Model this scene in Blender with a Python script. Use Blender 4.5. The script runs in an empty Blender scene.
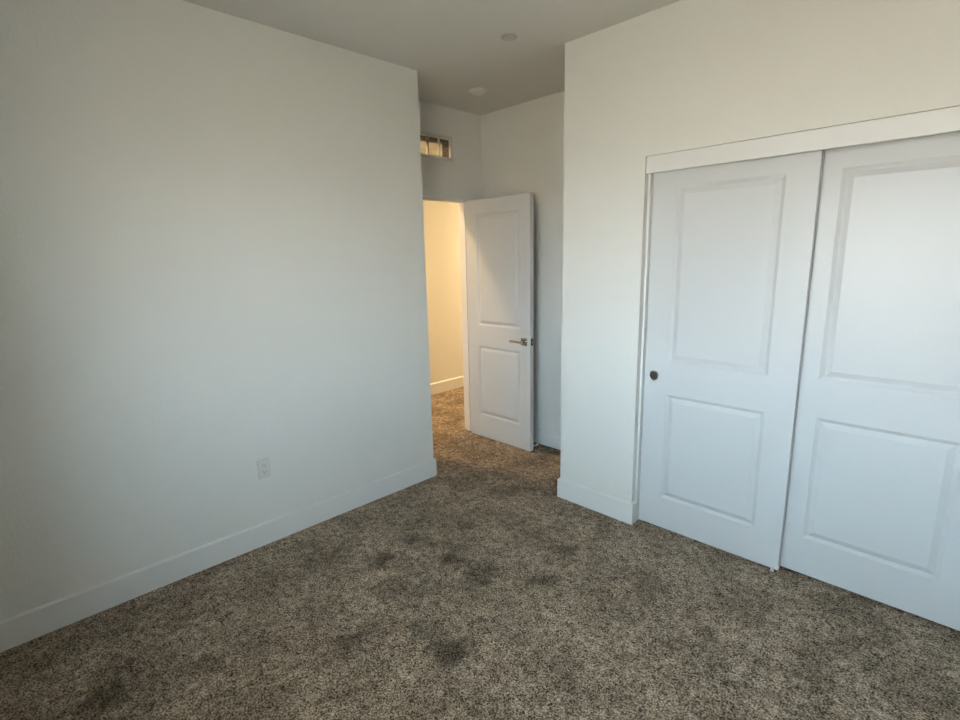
import bpy, bmesh, math, random
from mathutils import Matrix, Vector

random.seed(4)
C = bpy.context.scene.collection
scene = bpy.context.scene

# ------------------------------------------------------------------ camera
RIGHT = Vector((0.70673221, 0.70717134, -0.02093481))
UP = Vector((-0.12597815, 0.15490741, 0.97986387))
FWD = Vector((-0.69617461, 0.68986403, -0.19856619))
cd = bpy.data.cameras.new('camera')
cam = bpy.data.objects.new('camera', cd)
C.objects.link(cam)
cam.matrix_world = Matrix(((RIGHT.x, UP.x, -FWD.x, 2.7577), (RIGHT.y, UP.y, -FWD.y, 0.6702),
                           (RIGHT.z, UP.z, -FWD.z, 1.5782), (0, 0, 0, 1)))
cd.sensor_fit = 'HORIZONTAL'
cd.sensor_width = 36.0
cd.lens = 509.65 * 36.0 / 960.0
cd.clip_start = 0.02
scene.camera = cam

# ------------------------------------------------------------------ world (hazy blue sky over sunlit warm ground)
SKY = (0.60, 0.82, 1.0, 1)
GROUND = (1.0, 0.91, 0.74, 1)
world = bpy.data.worlds.new('daylight')
scene.world = world
world.use_nodes = True
wt = world.node_tree
bgn = wt.nodes['Background']
tc = wt.nodes.new('ShaderNodeTexCoord')
sx = wt.nodes.new('ShaderNodeSeparateXYZ')
rp = wt.nodes.new('ShaderNodeValToRGB')
wt.links.new(tc.outputs['Generated'], sx.inputs[0])
mr = wt.nodes.new('ShaderNodeMapRange')
mr.inputs['From Min'].default_value = -1
mr.inputs['From Max'].default_value = 1
wt.links.new(sx.outputs['Z'], mr.inputs['Value'])
wt.links.new(mr.outputs['Result'], rp.inputs['Fac'])
e = rp.color_ramp.elements
e[0].position = 0.0; e[0].color = [c * 0.22 for c in GROUND[:3]] + [1]
e[1].position = 1.0; e[1].color = [c * 0.75 for c in SKY[:3]] + [1]
for pos, col, k in ((0.40, GROUND, 0.44), (0.475, (0.98, 0.94, 0.86), 0.62), (0.52, (0.88, 0.96, 1.0), 1.0), (0.60, SKY, 1.0), (0.74, SKY, 0.95)):
    n = e.new(pos); n.color = [c * k for c in col[:3]] + [1]
wt.links.new(rp.outputs['Color'], bgn.inputs['Color'])
bgn.inputs['Strength'].default_value = 28.5

YB = 0.40                                         # room face of the window wall
WX0, WX1, WZ0, WZ1 = 1.50, 2.76, 0.85, 2.14       # window opening in the wall behind the camera
pd = bpy.data.lights.new('window_portal', 'AREA')
pd.shape = 'RECTANGLE'; pd.size = WX1 - WX0; pd.size_y = WZ1 - WZ0
pd.cycles.is_portal = True
po = bpy.data.objects.new('window_portal', pd); C.objects.link(po)
po.location = ((WX0 + WX1) / 2, YB - 0.165, (WZ0 + WZ1) / 2)
po.rotation_euler = (math.radians(90), 0, math.radians(180))

scene.view_settings.view_transform = 'Standard'
scene.view_settings.look = 'None'
scene.view_settings.gamma = 1.0
scene.view_settings.use_curve_mapping = False
scene.view_settings.exposure = 0.0

H = 2.74                                           # ceiling height

# ------------------------------------------------------------------ materials
def new_mat(name, color, rough=0.6, metallic=0.0, spec=0.5):
    m = bpy.data.materials.new(name); m.use_nodes = True
    b = m.node_tree.nodes['Principled BSDF']
    b.inputs['Base Color'].default_value = (*color, 1)
    b.inputs['Roughness'].default_value = rough
    b.inputs['Metallic'].default_value = metallic
    b.inputs['Specular IOR Level'].default_value = spec
    return m

def bumped(name, color, rough, scale, dist, strength=1.0, stretch=(1, 1, 1), spec=0.5, detail=3.0):
    m = new_mat(name, color, rough, 0, spec)
    nt = m.node_tree; b = nt.nodes['Principled BSDF']
    t = nt.nodes.new('ShaderNodeTexCoord'); mp = nt.nodes.new('ShaderNodeMapping')
    mp.inputs['Scale'].default_value = stretch
    nz = nt.nodes.new('ShaderNodeTexNoise'); nz.inputs['Scale'].default_value = scale
    nz.inputs['Detail'].default_value = detail
    bp = nt.nodes.new('ShaderNodeBump'); bp.inputs['Distance'].default_value = dist
    bp.inputs['Strength'].default_value = strength
    nt.links.new(t.outputs['Object'], mp.inputs['Vector'])
    nt.links.new(mp.outputs['Vector'], nz.inputs['Vector'])
    nt.links.new(nz.outputs['Fac'], bp.inputs['Height'])
    nt.links.new(bp.outputs['Normal'], b.inputs['Normal'])
    return m

M_wall = bumped('painted_wall', (0.735, 0.725, 0.680), 0.60, 95, 0.0013, spec=0.35)
M_ceil = bumped('painted_ceiling', (0.66, 0.645, 0.605), 0.85, 80, 0.0012, spec=0.2)
M_hallwall = M_wall
M_trim = new_mat('white_trim_paint', (0.735, 0.73, 0.71), 0.38)
M_door = bumped('white_door_paint', (0.62, 0.625, 0.62), 0.29, 60, 0.0004, stretch=(3.0, 3.0, 0.35), spec=0.22, detail=5)
M_plastic = new_mat('white_plastic', (0.70, 0.69, 0.65), 0.35)
M_dark = new_mat('dark_slot', (0.02, 0.02, 0.02), 0.6)
M_chrome = new_mat('polished_chrome', (0.62, 0.61, 0.60), 0.14, 1.0)
M_nickel = new_mat('satin_nickel', (0.74, 0.72, 0.69), 0.36, 1.0)
M_plate = new_mat('outlet_plastic', (0.655, 0.635, 0.60), 0.3)
M_rubber = new_mat('white_rubber', (0.85, 0.85, 0.83), 0.5)
M_vent = new_mat('vent_enamel', (0.62, 0.60, 0.55), 0.55)
M_cavity_shade = new_mat('cavity_shade', (0.10, 0.085, 0.07), 0.9)  # vent lining: shade inside the hole put into a dark colour

def carpet_mat():
    m = new_mat('carpet', (0.2, 0.18, 0.16), 1.0, 0, 0.0)
    nt = m.node_tree; N = nt.nodes; L = nt.links
    b = N['Principled BSDF']
    b.inputs['Sheen Weight'].default_value = 0.0
    b.inputs['Sheen Roughness'].default_value = 0.6
    t = N.new('ShaderNodeTexCoord')
    def noise(scale, detail, rough=0.5, dist=0.0):
        n = N.new('ShaderNodeTexNoise'); n.inputs['Scale'].default_value = scale
        n.inputs['Detail'].default_value = detail; n.inputs['Roughness'].default_value = rough
        n.inputs['Distortion'].default_value = dist
        L.new(t.outputs['Object'], n.inputs['Vector']); return n
    def math_(op, a, bb):
        n = N.new('ShaderNodeMath'); n.operation = op
        for i, v in enumerate((a, bb)):
            if isinstance(v, (int, float)): n.inputs[i].default_value = v
            else: L.new(v, n.inputs[i])
        return n.outputs[0]
    fib = noise(150, 3, 0.65, 0.4)          # single tufts of twisted yarn
    vor = N.new('ShaderNodeTexVoronoi'); vor.inputs['Scale'].default_value = 210
    L.new(t.outputs['Object'], vor.inputs['Vector'])
    clump = noise(26, 3, 0.55)              # clumps of tufts leaning together
    nap = noise(4.2, 4, 0.6, 0.5)           # brushed and trodden patches of nap
    # yarn colour
    ramp = N.new('ShaderNodeValToRGB')
    el = ramp.color_ramp.elements
    el[0].position = 0.37; el[0].color = (0.050, 0.034, 0.021, 1)
    el[1].position = 0.66; el[1].color = (0.68, 0.555, 0.425, 1)
    x = el.new(0.46); x.color = (0.235, 0.182, 0.132, 1)
    x = el.new(0.56); x.color = (0.395, 0.315, 0.236, 1)
    vsep = N.new('ShaderNodeSeparateColor'); L.new(vor.outputs['Color'], vsep.inputs[0])
    s = math_('ADD', math_('MULTIPLY', fib.outputs['Fac'], 0.62), math_('MULTIPLY', vsep.outputs[0], 0.24))
    s = math_('ADD', s, math_('MULTIPLY', clump.outputs['Fac'], 0.30))
    s = math_('SUBTRACT', s, 0.075)
    L.new(s, ramp.inputs['Fac'])
    # footprints and vacuum marks: nap pressed the other way, darker yarn sides showing
    napr = N.new('ShaderNodeMapRange')
    napr.inputs['From Min'].default_value = 0.36; napr.inputs['From Max'].default_value = 0.62
    napr.inputs['To Min'].default_value = 0.66; napr.inputs['To Max'].default_value = 1.08
    L.new(nap.outputs['Fac'], napr.inputs['Value'])
    val = napr.outputs['Result']
    warp = noise(9, 3, 0.6)
    wv = N.new('ShaderNodeVectorMath'); wv.operation = 'MULTIPLY_ADD'
    L.new(warp.outputs['Color'], wv.inputs[0]); wv.inputs[1].default_value = (0.22, 0.22, 0)
    L.new(t.outputs['Object'], wv.inputs[2])
    marks = [(0.636, 2.025, 0.085, 0.30), (0.916, 2.262, 0.10, 0.38), (0.695, 2.574, 0.09, 0.26), (1.288, 2.764, 0.10, 0.22),
             (1.345, 2.456, 0.11, 0.22), (1.377, 1.83, 0.11, 0.34), (1.022, 1.592, 0.09, 0.24), (0.835, 1.90, 0.10, 0.20),
             (1.087, 2.293, 0.13, 0.26), (1.207, 1.849, 0.10, 0.22), (0.609, 0.782, 0.12, 0.30), (0.713, 1.11, 0.10, 0.28),
             (0.60, 2.27, 0.10, 0.18)]
    for mx, my, r, k in marks:
        d = N.new('ShaderNodeVectorMath'); d.operation = 'DISTANCE'
        L.new(wv.outputs[0], d.inputs[0]); d.inputs[1].default_value = (mx + 0.11, my + 0.11, 0)
        q = N.new('ShaderNodeMapRange'); q.interpolation_type = 'SMOOTHSTEP'
        q.inputs['From Min'].default_value = r * 0.30; q.inputs['From Max'].default_value = r * 0.95
        q.inputs['To Min'].default_value = 1 - min(0.55, k * 1.55); q.inputs['To Max'].default_value = 1.0
        L.new(d.outputs['Value'], q.inputs['Value'])
        val = math_('MULTIPLY', val, q.outputs['Result'])
    mul = N.new('ShaderNodeVectorMath'); mul.operation = 'SCALE'
    L.new(ramp.outputs['Color'], mul.inputs[0]); L.new(val, mul.inputs['Scale'])
    L.new(mul.outputs[0], b.inputs['Base Color'])
    h = math_('ADD', math_('MULTIPLY', fib.outputs['Fac'], 0.5), math_('MULTIPLY', clump.outputs['Fac'], 0.5))
    bp = N.new('ShaderNodeBump'); bp.inputs['Distance'].default_value = 0.012; bp.inputs['Strength'].default_value = 1.0
    L.new(h, bp.inputs['Height']); L.new(bp.outputs['Normal'], b.inputs['Normal'])
    return m
M_carpet = carpet_mat()

def glass_mat():
    m = bpy.data.materials.new('window_glass'); m.use_nodes = True
    nt = m.node_tree; nt.nodes.clear()
    o = nt.nodes.new('ShaderNodeOutputMaterial'); mx = nt.nodes.new('ShaderNodeMixShader')
    tr = nt.nodes.new('ShaderNodeBsdfTransparent'); gl = nt.nodes.new('ShaderNodeBsdfGlossy')
    gl.inputs['Roughness'].default_value = 0.02
    mx.inputs[0].default_value = 0.07
    nt.links.new(tr.outputs[0], mx.inputs[1]); nt.links.new(gl.outputs[0], mx.inputs[2])
    nt.links.new(mx.outputs[0], o.inputs['Surface'])
    return m
M_glass = glass_mat()

def emit_mat(name, col, s):
    m = bpy.data.materials.new(name); m.use_nodes = True
    b = m.node_tree.nodes['Principled BSDF']
    b.inputs['Emission Color'].default_value = (*col, 1)
    b.inputs['Emission Strength'].default_value = s
    return m
M_lamp = emit_mat('warm_lamp_lens', (1.0, 0.72, 0.40), 6.0)

# ------------------------------------------------------------------ mesh helpers
def box(bm, x0, y0, z0, x1, y1, z1, bevel=0.0):
    x0, x1 = min(x0, x1), max(x0, x1); y0, y1 = min(y0, y1), max(y0, y1); z0, z1 = min(z0, z1), max(z0, z1)
    r = bmesh.ops.create_cube(bm, size=1.0)
    vs = r['verts']
    for v in vs:
        v.co = Vector((x0 if v.co.x < 0 else x1, y0 if v.co.y < 0 else y1, z0 if v.co.z < 0 else z1))
    if bevel > 0:
        ed = list({e for v in vs for e in v.link_edges})
        bmesh.ops.bevel(bm, geom=ed, offset=bevel, segments=2, affect='EDGES', profile=0.5)

def lathe(bm, prof, axis='Z', center=(0, 0, 0), n=40, flip=False):
    """revolve (radius, height) pairs"""
    rings = []
    for r, h in prof:
        ring = []
        for i in range(n):
            a = 2 * math.pi * i / n
            u, w = r * math.cos(a), r * math.sin(a)
            p = {'Z': (u, w, h), 'Y': (u, h, w), 'X': (h, u, w)}[axis]
            ring.append(bm.verts.new(Vector(p) + Vector(center)))
        rings.append(ring)
    for a, b in zip(rings, rings[1:]):
        for i in range(n):
            j = (i + 1) % n
            bm.faces.new((a[i], a[j], b[j], b[i]))
    bm.faces.new(rings[0]); bm.faces.new(rings[-1])

def tag(o, label=None, cat=None, group=None, kind=None):
    if label: o['label'] = label
    if cat: o['category'] = cat
    if group: o['group'] = group
    if kind: o['kind'] = kind
    return o

def obj(name, bm, mat, parent=None, smooth=False):
    bmesh.ops.recalc_face_normals(bm, faces=bm.faces)
    me = bpy.data.meshes.new(name); bm.to_mesh(me); bm.free()
    me.materials.append(mat)
    if smooth:
        for p in me.polygons: p.use_smooth = True
        me.set_sharp_from_angle(angle=math.radians(35))
    o = bpy.data.objects.new(name, me); C.objects.link(o)
    if parent:
        o.parent = parent
        o.matrix_parent_inverse = Matrix.Translation(-Vector(parent.location))
    return o

def empty(name, loc, label, cat, kind=None, group=None):
    o = bpy.data.objects.new(name, None); o.empty_display_size = 0.1
    o.location = loc; C.objects.link(o)
    return tag(o, label, cat, group, kind)

def boxes(name, bl, mat, label=None, cat=None, kind='structure', parent=None, bevel=0.0):
    bm = bmesh.new()
    for b in bl: box(bm, *b, bevel=bevel)
    o = obj(name, bm, mat, parent)
    if not parent: tag(o, label, cat, None, kind)
    return o

def wall_with_holes(name, axis, p0, p1, a0, a1, z0, z1, holes, mat, label):
    """slab between planes p0..p1 across axis 'X' or 'Y', spanning a0..a1 along the other, rectangular holes (a0,a1,z0,z1)"""
    As = sorted({a0, a1, *[h[0] for h in holes], *[h[1] for h in holes]})
    Zs = sorted({z0, z1, *[h[2] for h in holes], *[h[3] for h in holes]})
    bm = bmesh.new()
    def P(p, a, z): return (p, a, z) if axis == 'X' else (a, p, z)
    cache = {}
    def V(p, a, z):
        k = (p, a, z)
        if k not in cache: cache[k] = bm.verts.new(P(*k))
        return cache[k]
    def solid(i, j):
        if i < 0 or j < 0 or i >= len(As) - 1 or j >= len(Zs) - 1: return False
        ac, zc = (As[i] + As[i + 1]) / 2, (Zs[j] + Zs[j + 1]) / 2
        return not any(h[0] < ac < h[1] and h[2] < zc < h[3] for h in holes)
    for i in range(len(As) - 1):
        for j in range(len(Zs) - 1):
            if not solid(i, j): continue
            A, B, c, d = As[i], As[i + 1], Zs[j], Zs[j + 1]
            for p in (p0, p1): bm.faces.new((V(p, A, c), V(p, B, c), V(p, B, d), V(p, A, d)))
            if not solid(i - 1, j): bm.faces.new((V(p0, A, c), V(p1, A, c), V(p1, A, d), V(p0, A, d)))
            if not solid(i + 1, j): bm.faces.new((V(p0, B, c), V(p1, B, c), V(p1, B, d), V(p0, B, d)))
            if not solid(i, j - 1): bm.faces.new((V(p0, A, c), V(p1, A, c), V(p1, B, c), V(p0, B, c)))
            if not solid(i, j + 1): bm.faces.new((V(p0, A, d), V(p1, A, d), V(p1, B, d), V(p0, B, d)))
    return tag(obj(name, bm, mat), label, 'wall', None, 'structure')

# ------------------------------------------------------------------ room shell
Y1 = 2.90          # far end of the left wall
YC = 3.2538        # closet wall face
XE = 0.8818        # free corner of the closet wall
D = 0.478          # entry wall sits this far left of the left wall
WT = 0.098         # entry wall thickness
YA = 3.943         # back of the entry alcove
XR = 3.42          # right wall
HX = 1.776         # hall wall
OX0, OX1 = 1.3985, 2.89   # closet opening
OZ = 2.068
DY0, DY1, DZ = 3.035, 3.766, 2.040     # entry opening between jambs
VY0, VY1, VZ0, VZ1 = 3.243, 3.591, 2.362, 2.500   # vent hole

boxes('floor', [(-1.95, -1.6, -0.10, 3.6, 6.9, 0.0)], M_carpet, 'grey brown carpeted floor of the bedroom and hall', 'floor')
boxes('ceiling', [(-1.95, -1.6, H, 3.6, 6.9, H + 0.12)], M_ceil, 'flat painted ceiling over the bedroom and alcove', 'ceiling')
boxes('wall_left', [(-0.12, YB - 0.17, 0, 0, Y1, H), (-D, Y1 - 0.12, 0, -0.12, Y1, H)], M_wall, 'long blank off white wall on the left with the outlet', 'wall')
wall_with_holes('wall_entry', 'X', -D - WT, -D, Y1 - 0.12, YA + 0.12, 0, H,
                [(DY0 - 0.018, DY1 + 0.018, -0.001, DZ + 0.018), (VY0, VY1, VZ0, VZ1)], M_wall,
                'entry alcove wall with the doorway and the vent')
boxes('wall_alcove', [(-D, YA, 0, XR + 0.12, YA + 0.12, H)], M_wall, 'shaded wall right behind the open entry door', 'wall')
wall_with_holes('wall_closet', 'Y', YC, YC + 0.16, XE, XR, 0, H, [(OX0, OX1, -0.001, OZ)], M_wall,
                'off white wall around the closet opening')
boxes('wall_closet_side', [(XE, YC + 0.16, 0, XE + 0.12, YA, H)], M_wall, 'side wall of the closet facing the alcove', 'wall')
boxes('wall_right', [(XR, YB - 0.17, 0, XR + 0.12, YA, H)], M_wall, 'right wall of the bedroom beside the closet', 'wall')
wall_with_holes('wall_back', 'Y', YB - 0.17, YB, 0.0, XR, 0, H, [(WX0, WX1, WZ0, WZ1)], M_wall, 'bedroom wall with the window facing the closet')
boxes('wall_hall', [(-HX - 0.12, -1.6, 0, -HX, 6.9, H)], M_hallwall, 'warmly lit hall wall seen through the doorway', 'wall')
boxes('wall_hall_near', [(-D - WT, YA + 0.12, 0, -D, 6.9, H), (-D - WT, 0.0, 0, -D, Y1 - 0.12, H)], M_hallwall, 'hall side wall beside the doorway', 'wall')
boxes('wall_hall_end', [(-HX, 6.78, 0, -D - WT, 6.9, H)], M_hallwall, 'far end wall of the hall', 'wall')
boxes('wall_hall_start', [(-HX, -0.14, 0, -D, 0.0, H)], M_hallwall, 'near end wall of the hall', 'wall')

# window behind the camera
win = boxes('window_1', [(WX0, YB - 0.15, WZ0, WX0 + 0.045, YB - 0.09, WZ1), (WX1 - 0.045, YB - 0.15, WZ0, WX1, YB - 0.09, WZ1),
                         (WX0 + 0.045, YB - 0.15, WZ0, WX1 - 0.045, YB - 0.09, WZ0 + 0.045), (WX0 + 0.045, YB - 0.15, WZ1 - 0.045, WX1 - 0.045, YB - 0.09, WZ1),
                         ((WX0 + WX1) / 2 - 0.02, YB - 0.15, WZ0 + 0.045, (WX0 + WX1) / 2 + 0.02, YB - 0.09, WZ1 - 0.045)], M_plastic,
            'white framed window opposite the closet', 'window')
boxes('pane', [(WX0 + 0.045, YB - 0.124, WZ0 + 0.045, (WX0 + WX1) / 2 - 0.02, YB - 0.118, WZ1 - 0.045)], M_glass, parent=win)
boxes('pane', [((WX0 + WX1) / 2 + 0.02, YB - 0.124, WZ0 + 0.045, WX1 - 0.045, YB - 0.118, WZ1 - 0.045)], M_glass, parent=win)

# baseboards: flat stock with an eased top edge
BH, BT = 0.132, 0.014
def baseboard(name, runs, label):
    """runs: (x0,y0,x1,y1) plan rectangles plus the sides (of '-x +x -y +y') whose top edge is chamfered"""
    bm = bmesh.new()
    for x0, y0, x1, y1, sides in runs:
        box(bm, x0, y0, 0, x1, y1, BH - 0.008)
        c = 0.010
        lo = [(x0, y0), (x1, y0), (x1, y1), (x0, y1)]
        a0 = x0 + (c if '-x' in sides else 0); a1 = x1 - (c if '+x' in sides else 0)
        b0 = y0 + (c if '-y' in sides else 0); b1 = y1 - (c if '+y' in sides else 0)
        hi = [(a0, b0), (a1, b0), (a1, b1), (a0, b1)]
        L = [bm.verts.new((x, y, BH - 0.008)) for x, y in lo]; U = [bm.verts.new((x, y, BH)) for x, y in hi]
        bm.faces.new(U)
        for k in range(4): bm.faces.new((L[k], L[(k + 1) % 4], U[(k + 1) % 4], U[k]))
        bm.faces.new(L[::-1])
    return tag(obj(name, bm, M_trim), label, 'baseboard', None, 'structure')
baseboard('baseboard_left', [(0, YB, BT, Y1 + BT, '+x +y'), (-D + 0.02, Y1, 0, Y1 + BT, '+y')], 'tall flat white baseboard along the left wall')
baseboard('baseboard_closet', [(XE - BT, YC - BT, OX0 + BT, YC, '-x +x -y'), (XE - BT, YC, XE, YA - BT, '-x'), (OX0, YC, OX0 + BT, YC + 0.034, '+x')], 'white baseboard wrapping the wall left of the closet')
baseboard('baseboard_alcove', [(-D + BT, YA - BT, XE - BT, YA, '-y')], 'white baseboard on the alcove wall behind the open door')
baseboard('baseboard_hall', [(-HX, 0, -HX + BT, 6.78, '+x')], 'white baseboard along the warmly lit hall wall')
baseboard('baseboard_right', [(XR - BT, YB, XR, YC - BT, '-x'), (OX1 + 0.01, YC - BT, XR - BT, YC, '-y -x')], 'white baseboard along the right wall')
baseboard('baseboard_back', [(BT, YB, XR - BT, YB + BT, '+y')], 'white baseboard under the window')

# entry door frame: jambs, head, stops, casing on the bedroom side
JX0, JX1 = -D - WT, -D
boxes('trim_1', [
    (JX0, DY1, 0, JX1, DY1 + 0.018, DZ + 0.018), (JX0, DY0 - 0.018, 0, JX1, DY0, DZ + 0.018), (JX0, DY0, DZ, JX1, DY1, DZ + 0.018),
    (JX0 + 0.03, DY1 - 0.011, 0, JX0 + 0.072, DY1, DZ), (JX0 + 0.03, DY0, 0, JX0 + 0.072, DY0 + 0.011, DZ), (JX0 + 0.03, DY0 + 0.011, DZ - 0.011, JX0 + 0.072, DY1 - 0.011, DZ),
    (JX1, DY1 + 0.005, 0, JX1 + 0.019, DY1 + 0.080, DZ + 0.080), (JX1, DY0 - 0.080, 0, JX1 + 0.019, DY0 - 0.005, DZ + 0.080),
    (JX1, DY0 - 0.005, DZ + 0.005, JX1 + 0.019, DY1 + 0.005, DZ + 0.080),
    (JX0 - 0.016, DY1 + 0.005, 0, JX0, DY1 + 0.080, DZ + 0.080), (JX0 - 0.016, DY0 - 0.080, 0, JX0, DY0 - 0.005, DZ + 0.080),
    (JX0 - 0.016, DY0 - 0.005, DZ + 0.005, JX0, DY1 + 0.005, DZ + 0.080)], M_trim,
    'white casing and jamb around the entry doorway', 'door frame', bevel=0.0015)
# closet jamb strips and header fascia
boxes('trim_2', [(OX0, YC + 0.036, 0, OX0 + 0.013, YC + 0.158, OZ - 0.004)], M_trim, 'white jamb strip at the left side of the closet opening', 'door frame', bevel=0.002)
boxes('trim_3', [(OX1 - 0.015, YC + 0.030, 0, OX1, YC + 0.158, OZ - 0.004)], M_trim, 'white jamb strip at the right side of the closet opening', 'door frame', bevel=0.002)
boxes('trim_4', [(OX0 + 0.005, YC - 0.001, 1.982, OX1 - 0.003, YC + 0.018, OZ - 0.002)], M_trim, 'long white header board across the top of the closet doors', 'trim', bevel=0.002)
boxes('trim_5', [(OX0 + 0.016, YC + 0.060, 2.014, OX1 - 0.016, YC + 0.150, OZ - 0.003)], M_nickel, 'sliding door track hidden behind the closet header board', 'track')

# ------------------------------------------------------------------ moulded two panel doors
PROFILE = [(0.0, 0.0), (0.0008, 0.0010), (0.0150, 0.0112), (0.0175, 0.0115), (0.0410, 0.0013), (0.0420, 0.0010)]

def slab_mesh(W, Hh, T, panels):
    """frame of the door: front face at y=0, back face at y=T, openings left for the panels"""
    xs = sorted({0, W, *[p[0] for p in panels], *[p[1] for p in panels]})
    zs = sorted({0, Hh, *[p[2] for p in panels], *[p[3] for p in panels]})
    bm = bmesh.new(); c = {}
    def V(x, y, z):
        k = (round(x, 5), round(y, 5), round(z, 5))
        if k not in c: c[k] = bm.verts.new((x, y, z))
        return c[k]
    for i in range(len(xs) - 1):
        for j in range(len(zs) - 1):
            xc, zc = (xs[i] + xs[i + 1]) / 2, (zs[j] + zs[j + 1]) / 2
            if any(p[0] < xc < p[1] and p[2] < zc < p[3] for p in panels): continue
            for y in (0, T):
                bm.faces.new((V(xs[i], y, zs[j]), V(xs[i + 1], y, zs[j]), V(xs[i + 1], y, zs[j + 1]), V(xs[i], y, zs[j + 1])))
    for i in range(len(xs) - 1):
        for z in (0, Hh): bm.faces.new((V(xs[i], 0, z), V(xs[i + 1], 0, z), V(xs[i + 1], T, z), V(xs[i], T, z)))
    for j in range(len(zs) - 1):
        for x in (0, W): bm.faces.new((V(x, 0, zs[j]), V(x, 0, zs[j + 1]), V(x, T, zs[j + 1]), V(x, T, zs[j])))
    bmesh.ops.recalc_face_normals(bm, faces=bm.faces)
    # ease the outer edges
    ed = []
    for e_ in bm.edges:
        a, b = e_.verts[0].co, e_.verts[1].co
        out = lambda v: abs(v.x) < 1e-6 or abs(v.x - W) < 1e-6 or abs(v.z) < 1e-6 or abs(v.z - Hh) < 1e-6
        if len(e_.link_faces) == 2 and out(a) and out(b) and abs(a.y - b.y) < 1e-6 and abs(e_.link_faces[0].normal.dot(e_.link_faces[1].normal)) < 0.5:
            ed.append(e_)
    bmesh.ops.bevel(bm, geom=ed, offset=0.0018, segments=2, affect='EDGES', profile=0.5)
    return bm

def panel_mesh(p, T):
    """raised panel, both faces: sunk moulding that rises again to a flat field"""
    bm = bmesh.new(); x0, x1, z0, z1 = p
    for face, sgn in ((0, 1), (T, -1)):
        prev = None
        for ins, dep in PROFILE:
            y = face + sgn * dep
            r = [bm.verts.new(q) for q in ((x0 + ins, y, z0 + ins), (x1 - ins, y, z0 + ins), (x1 - ins, y, z1 - ins), (x0 + ins, y, z1 - ins))]
            if prev:
                for i in range(4):
                    j = (i + 1) % 4
                    bm.faces.new((prev[i], prev[j], r[j], r[i]) if sgn > 0 else (r[i], r[j], prev[j], prev[i]))
            prev = r
        bm.faces.new(prev if sgn > 0 else prev[::-1])
    return bm

def part(name, bm, mat, root, smooth=False):
    me = bpy.data.meshes.new(name); bm.to_mesh(me); bm.free(); me.materials.append(mat)
    if smooth:
        for q in me.polygons: q.use_smooth = True
        me.set_sharp_from_angle(angle=math.radians(35))
    o = bpy.data.objects.new(name, me); C.objects.link(o); o.parent = root
    return o

def fixed(bm):
    bmesh.ops.recalc_face_normals(bm, faces=bm.faces); return bm

def panel_door(name, loc, W, Hh, T, panels, label, cat):
    root = empty(name, loc, label, cat, 'structure')
    s = part('slab', slab_mesh(W, Hh, T, panels), M_door, root)
    for nm, p in zip(('upper_panel', 'lower_panel'), panels):
        part(nm, panel_mesh(p, T), M_door, s)
    return root, s

def pull_cup(root, x, z):
    """round recessed finger pull: raised rim, dished cup"""
    bm = bmesh.new()
    lathe(bm, [(0.0305, 0.0), (0.0305, -0.0030), (0.0295, -0.0047), (0.0250, -0.0050), (0.0238, -0.0044), (0.0234, -0.0004), (0.0005, -0.0004)], 'Y', (x, 0, z), 48)
    rim = part('finger_pull', fixed(bm), M_nickel, root, True)
    rim['label'] = 'round satin metal finger pull'
    bm = bmesh.new()
    R0 = 0.0236
    lathe(bm, [(R0 * q, -0.0005 - 0.0036 * q ** 3.2) for q in (1, .95, .9, .84, .77, .69, .6, .5, .4, .28, .15, .02)], 'Y', (x, 0, z), 48)
    part('dished_centre', fixed(bm), M_cup, rim, True)
M_cup = new_mat('dark_bronze_cup', (0.27, 0.255, 0.245), 0.30, 1.0)

# sliding closet doors (front one on the left)
LX, RX = 1.4135, 2.118
FY, RY = 3.3175, 3.364
DW = 0.7555
dl, dls = panel_door('door_2', (LX, FY, 0.009), DW, 2.007, 0.035,
                     [(1.546 - LX, 2.041 - LX, 0.991 - 0.009, 1.911 - 0.009), (1.543 - LX, 2.043 - LX, 0.194 - 0.009, 0.809 - 0.009)],
                     'white two panel sliding closet door with round finger pull', 'sliding door')
pull_cup(dl, 1.4675 - LX, 0.905 - 0.009)
dr, drs = panel_door('door_3', (RX, RY, 0.013), DW, 2.003, 0.035,
                     [(2.241 - RX, 2.747 - RX, 0.995 - 0.013, 1.913 - 0.013), (2.248 - RX, 2.747 - RX, 0.202 - 0.013, 0.813 - 0.013)],
                     'white two panel sliding closet door at the right edge, set behind its neighbour', 'sliding door')

# small white floor guide between the sliding doors
g = empty('floor_guide', (2.1445, FY - 0.007, 0), 'small white plastic floor guide under the corner of the sliding closet door', 'door guide')
bm = bmesh.new(); box(bm, 2.136, FY - 0.012, 0, 2.153, FY - 0.002, 0.004, bevel=0.001); obj('base_plate', bm, M_plastic, g)
bm = bmesh.new(); box(bm, 2.137, FY - 0.010, 0.004, 2.152, FY - 0.002, 0.020, bevel=0.002); obj('guide_fin', bm, M_plastic, g)

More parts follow.
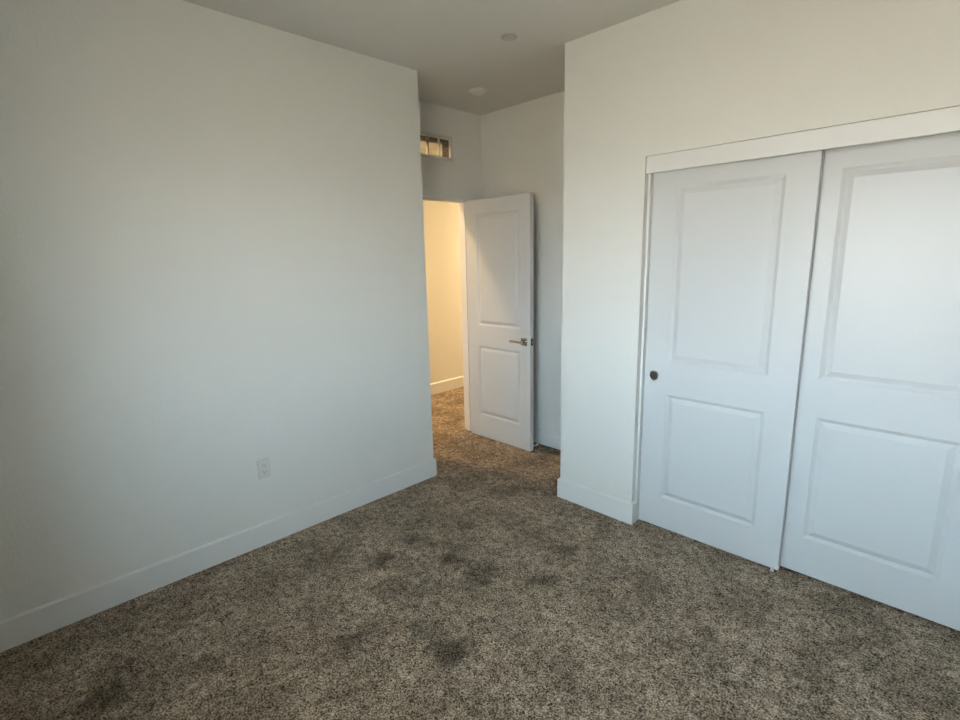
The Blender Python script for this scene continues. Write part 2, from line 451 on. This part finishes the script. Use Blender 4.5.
# entry door, swung open square to its doorway; its back towards the alcove wall
EX0, EX1, EYF, ET = -0.455, 0.2385, 3.7225, 0.044
ed_, eds = panel_door('door_1', (EX0, EYF, 0.006), EX1 - EX0, 2.030, ET,
                      [(-0.335 - EX0, 0.128 - EX0, 1.005 - 0.006, 1.924 - 0.006), (-0.335 - EX0, 0.128 - EX0, 0.207 - 0.006, 0.826 - 0.006)],
                      'white two panel entry door standing open with a chrome lever', 'door')
def lever_set(face, sgn, xr, z):
    """square rosette, neck, straight lever pointing at the hinges; sgn is the way the face looks"""
    bm = bmesh.new(); box(bm, xr - 0.031, face, z - 0.031, xr + 0.031, face + sgn * 0.008, z + 0.031, bevel=0.0025)
    r = part('lever_handle', fixed(bm), M_chrome, ed_); r['label'] = 'chrome lever handle on square rosette'
    bm = bmesh.new(); lathe(bm, [(0.0125, face + sgn * 0.008), (0.0115, face + sgn * 0.030), (0.0115, face + sgn * 0.046)], 'Y', (xr, 0, z), 24)
    part('neck', fixed(bm), M_chrome, r, True)
    bm = bmesh.new(); box(bm, xr - 0.112, face + sgn * 0.042, z - 0.0085, xr + 0.0115, face + sgn * 0.056, z + 0.0085, bevel=0.003)
    part('lever', fixed(bm), M_chrome, r)
lever_set(0, -1, 0.180 - EX0, 0.912 - 0.006)
lever_set(ET, 1, 0.180 - EX0, 0.912 - 0.006)
W_ = EX1 - EX0
bm = bmesh.new(); box(bm, W_ - 0.001, ET / 2 - 0.0125, 0.912 - 0.006 - 0.0285, W_ + 0.0012, ET / 2 + 0.0125, 0.912 - 0.006 + 0.0285, bevel=0.0005)
lp = part('latch_plate', fixed(bm), new_mat('dark_latch_metal', (0.05, 0.047, 0.045), 0.4, 0.6), ed_); lp['label'] = 'dark metal latch plate on the door edge'
bm = bmesh.new(); box(bm, W_ + 0.0012, ET / 2 - 0.007, 0.912 - 0.006 - 0.007, W_ + 0.011, ET / 2 + 0.007, 0.912 - 0.006 + 0.007, bevel=0.002)
part('latch_bolt', fixed(bm), M_chrome, lp)
for hz in (0.24, 1.02, 1.80):
    bm = bmesh.new(); lathe(bm, [(0.004, hz - 0.048), (0.0062, hz - 0.045), (0.0062, hz + 0.045), (0.004, hz + 0.048)], 'Z', (-0.006, ET + 0.004, 0), 16)
    hg = part('hinge', fixed(bm), M_nickel, ed_, True)
    bm = bmesh.new(); box(bm, -0.0022, 0.010, hz - 0.044, 0.0002, ET + 0.002, hz + 0.044)
    part('hinge_leaf', fixed(bm), M_nickel, hg)
# rigid stop screwed to the back of the door near its foot
SX, SZ = 0.215 - EX0, 0.022
bm = bmesh.new(); lathe(bm, [(0.013, ET), (0.013, ET + 0.004), (0.006, ET + 0.008), (0.005, ET + 0.068)], 'Y', (SX, 0, SZ), 20)
ds = part('door_stop', fixed(bm), M_nickel, ed_, True)
bm = bmesh.new(); lathe(bm, [(0.0085, ET + 0.066), (0.0095, ET + 0.070), (0.0095, ET + 0.082), (0.007, ET + 0.087)], 'Y', (SX, 0, SZ), 20)
part('rubber_tip', fixed(bm), M_rubber, ds, True)

# ------------------------------------------------------------------ wall outlet on the left wall
OY, OZc = 1.686, 0.447
out = empty('wall_outlet', (0, OY, OZc), 'white duplex power outlet low on the blank left wall', 'outlet')
bm = bmesh.new(); box(bm, 0, OY - 0.035, OZc - 0.057, 0.0080, OY + 0.035, OZc + 0.057, bevel=0.0042)
obj('cover_plate', bm, M_plate, out)
for s in (-1, 1):
    zc = OZc + s * 0.0195
    bm = bmesh.new()
    n = 28; pts = []
    for i in range(n):
        a = 2 * math.pi * i / n
        pts.append((0.0172 * math.cos(a), max(-0.0138, min(0.0138, 0.0172 * math.sin(a)))))
    fr = [bm.verts.new((0.0095, OY + u, zc + w)) for u, w in pts]
    bk = [bm.verts.new((0.004, OY + u, zc + w)) for u, w in pts]
    bm.faces.new(fr); bm.faces.new(bk[::-1])
    for i in range(n): bm.faces.new((bk[i], bk[(i + 1) % n], fr[(i + 1) % n], fr[i]))
    rc = obj('receptacle', bm, M_plate, out)
    bm = bmesh.new()
    box(bm, 0.0090, OY - 0.0075, zc - 0.001, 0.0098, OY - 0.0053, zc + 0.0075)
    box(bm, 0.0090, OY + 0.0053, zc - 0.001, 0.0098, OY + 0.0075, zc + 0.0065)
    lathe(bm, [(0.0026, 0.0090), (0.0026, 0.0098)], 'X', (0, OY, zc - 0.0075), 12)
    rcs = bpy.data.meshes.new('slots'); bmesh.ops.recalc_face_normals(bm, faces=bm.faces); bm.to_mesh(rcs); bm.free(); rcs.materials.append(M_dark)
    so = bpy.data.objects.new('slots', rcs); C.objects.link(so); so.parent = rc
bm = bmesh.new(); lathe(bm, [(0.0032, 0.0060), (0.0032, 0.0078), (0.002, 0.0084)], 'X', (0, OY, OZc), 14)
obj('screw', bm, M_nickel, out, True)

# ------------------------------------------------------------------ transfer grille over the doorway
v = empty('air_vent', (-D, (VY0 + VY1) / 2, VZ0), 'white louvered air vent high on the wall above the entry doorway', 'vent')
bm = bmesh.new()
for b in ((VY0 - 0.024, VZ0 - 0.024, VY1 + 0.024, VZ0), (VY0 - 0.024, VZ1, VY1 + 0.024, VZ1 + 0.024),
          (VY0 - 0.024, VZ0, VY0, VZ1), (VY1, VZ0, VY1 + 0.024, VZ1)):
    box(bm, -D, b[0], b[1], -D + 0.005, b[2], b[3], bevel=0.001)
obj('frame', bm, M_vent, v)
for yy in (3.359, 3.475):
    bm = bmesh.new(); box(bm, -D - 0.016, yy - 0.0045, VZ0, -D + 0.004, yy + 0.0045, VZ1); obj('mullion', bm, M_vent, v)
bm = bmesh.new()
nl = 11
for i in range(nl):
    z = VZ0 + (i + 0.5) * (VZ1 - VZ0) / nl
    q = [bm.verts.new(c_) for c_ in ((-D - 0.014, VY0, z + 0.0022), (-D - 0.014, VY1, z + 0.0022), (-D + 0.002, VY1, z - 0.0022), (-D + 0.002, VY0, z - 0.0022))]
    q2 = [bm.verts.new(w.co + Vector((0, 0, 0.0009))) for w in q]
    bm.faces.new(q); bm.faces.new(q2[::-1])
    for k in range(4): bm.faces.new((q[k], q[(k + 1) % 4], q2[(k + 1) % 4], q2[k]))
obj('louvers', bm, M_vent, v)
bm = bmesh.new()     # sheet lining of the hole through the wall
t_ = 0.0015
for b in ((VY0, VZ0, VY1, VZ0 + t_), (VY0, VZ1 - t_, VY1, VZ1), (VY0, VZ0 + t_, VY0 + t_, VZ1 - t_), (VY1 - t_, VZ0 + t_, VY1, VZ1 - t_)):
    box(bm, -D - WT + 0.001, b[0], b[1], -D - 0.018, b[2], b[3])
obj('duct_sleeve', bm, M_cavity_shade, v)

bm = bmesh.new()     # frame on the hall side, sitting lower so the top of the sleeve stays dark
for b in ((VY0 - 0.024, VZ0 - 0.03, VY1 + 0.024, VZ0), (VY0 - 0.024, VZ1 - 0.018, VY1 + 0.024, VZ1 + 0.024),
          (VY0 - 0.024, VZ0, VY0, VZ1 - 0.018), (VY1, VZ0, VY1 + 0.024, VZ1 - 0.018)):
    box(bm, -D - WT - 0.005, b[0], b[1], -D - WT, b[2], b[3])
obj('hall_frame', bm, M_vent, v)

# ------------------------------------------------------------------ ceiling fittings
sp = empty('sprinkler_cover', (0.730, 2.952, H), 'flat round sprinkler cover plate on the ceiling nearest the room', 'sprinkler')
bm = bmesh.new(); lathe(bm, [(0.0445, H), (0.0445, H - 0.003), (0.041, H - 0.005), (0.034, H - 0.0052), (0.033, H - 0.003)], 'Z', (0.730, 2.952, 0), 48)
obj('ring', bm, new_mat('sprinkler_ring', (0.42, 0.40, 0.37), 0.5), sp, True)
bm = bmesh.new(); lathe(bm, [(0.030, H - 0.003), (0.030, H - 0.008), (0.028, H - 0.0092), (0.001, H - 0.0096)], 'Z', (0.730, 2.952, 0), 40)
obj('cover_plate', bm, new_mat('sprinkler_cover_paint', (0.52, 0.50, 0.47), 0.5), sp, True)
SMX, SMY = -0.022, 3.462
sm = empty('smoke_detector', (SMX, SMY, H), 'round white domed smoke detector on the alcove ceiling', 'smoke detector')
bm = bmesh.new(); lathe(bm, [(0.064, H), (0.064, H - 0.006), (0.060, H - 0.009)], 'Z', (SMX, SMY, 0), 48)
obj('base', bm, M_plastic, sm, True)
bm = bmesh.new(); lathe(bm, [(0.054, H - 0.009), (0.053, H - 0.015), (0.046, H - 0.022), (0.030, H - 0.026), (0.001, H - 0.027)], 'Z', (SMX, SMY, 0), 48)
obj('dome', bm, M_plastic, sm, True)

# ------------------------------------------------------------------ hall downlights
def downlight(x, y, label, watts):
    r = empty('downlight', (x, y, H), label, 'ceiling light', None, 'hall downlights')
    bm = bmesh.new(); lathe(bm, [(0.085, H), (0.085, H - 0.004), (0.066, H - 0.008), (0.062, H - 0.002)], 'Z', (x, y, 0), 40)
    obj('ring', bm, M_plastic, r, True)
    bm = bmesh.new(); lathe(bm, [(0.061, H - 0.001), (0.061, H - 0.004), (0.001, H - 0.004)], 'Z', (x, y, 0), 32)
    obj('lens', bm, M_lamp, r, True)
    l = bpy.data.lights.new('downlight_lamp', 'AREA'); l.shape = 'DISK'; l.size = 0.12; l.energy = watts
    l.color = (1.0, 0.70, 0.37); l.spread = math.radians(160)
    lo = bpy.data.objects.new('downlight_lamp', l); C.objects.link(lo); lo.parent = r
    lo.location = (0, 0, -0.012)
downlight(-1.05, 0.60, 'round downlight in the hall ceiling at its near end', 28)
downlight(-1.05, 2.90, 'round downlight in the hall ceiling before the doorway', 26)
downlight(-1.05, 6.20, 'round downlight in the hall ceiling past the doorway', 62)
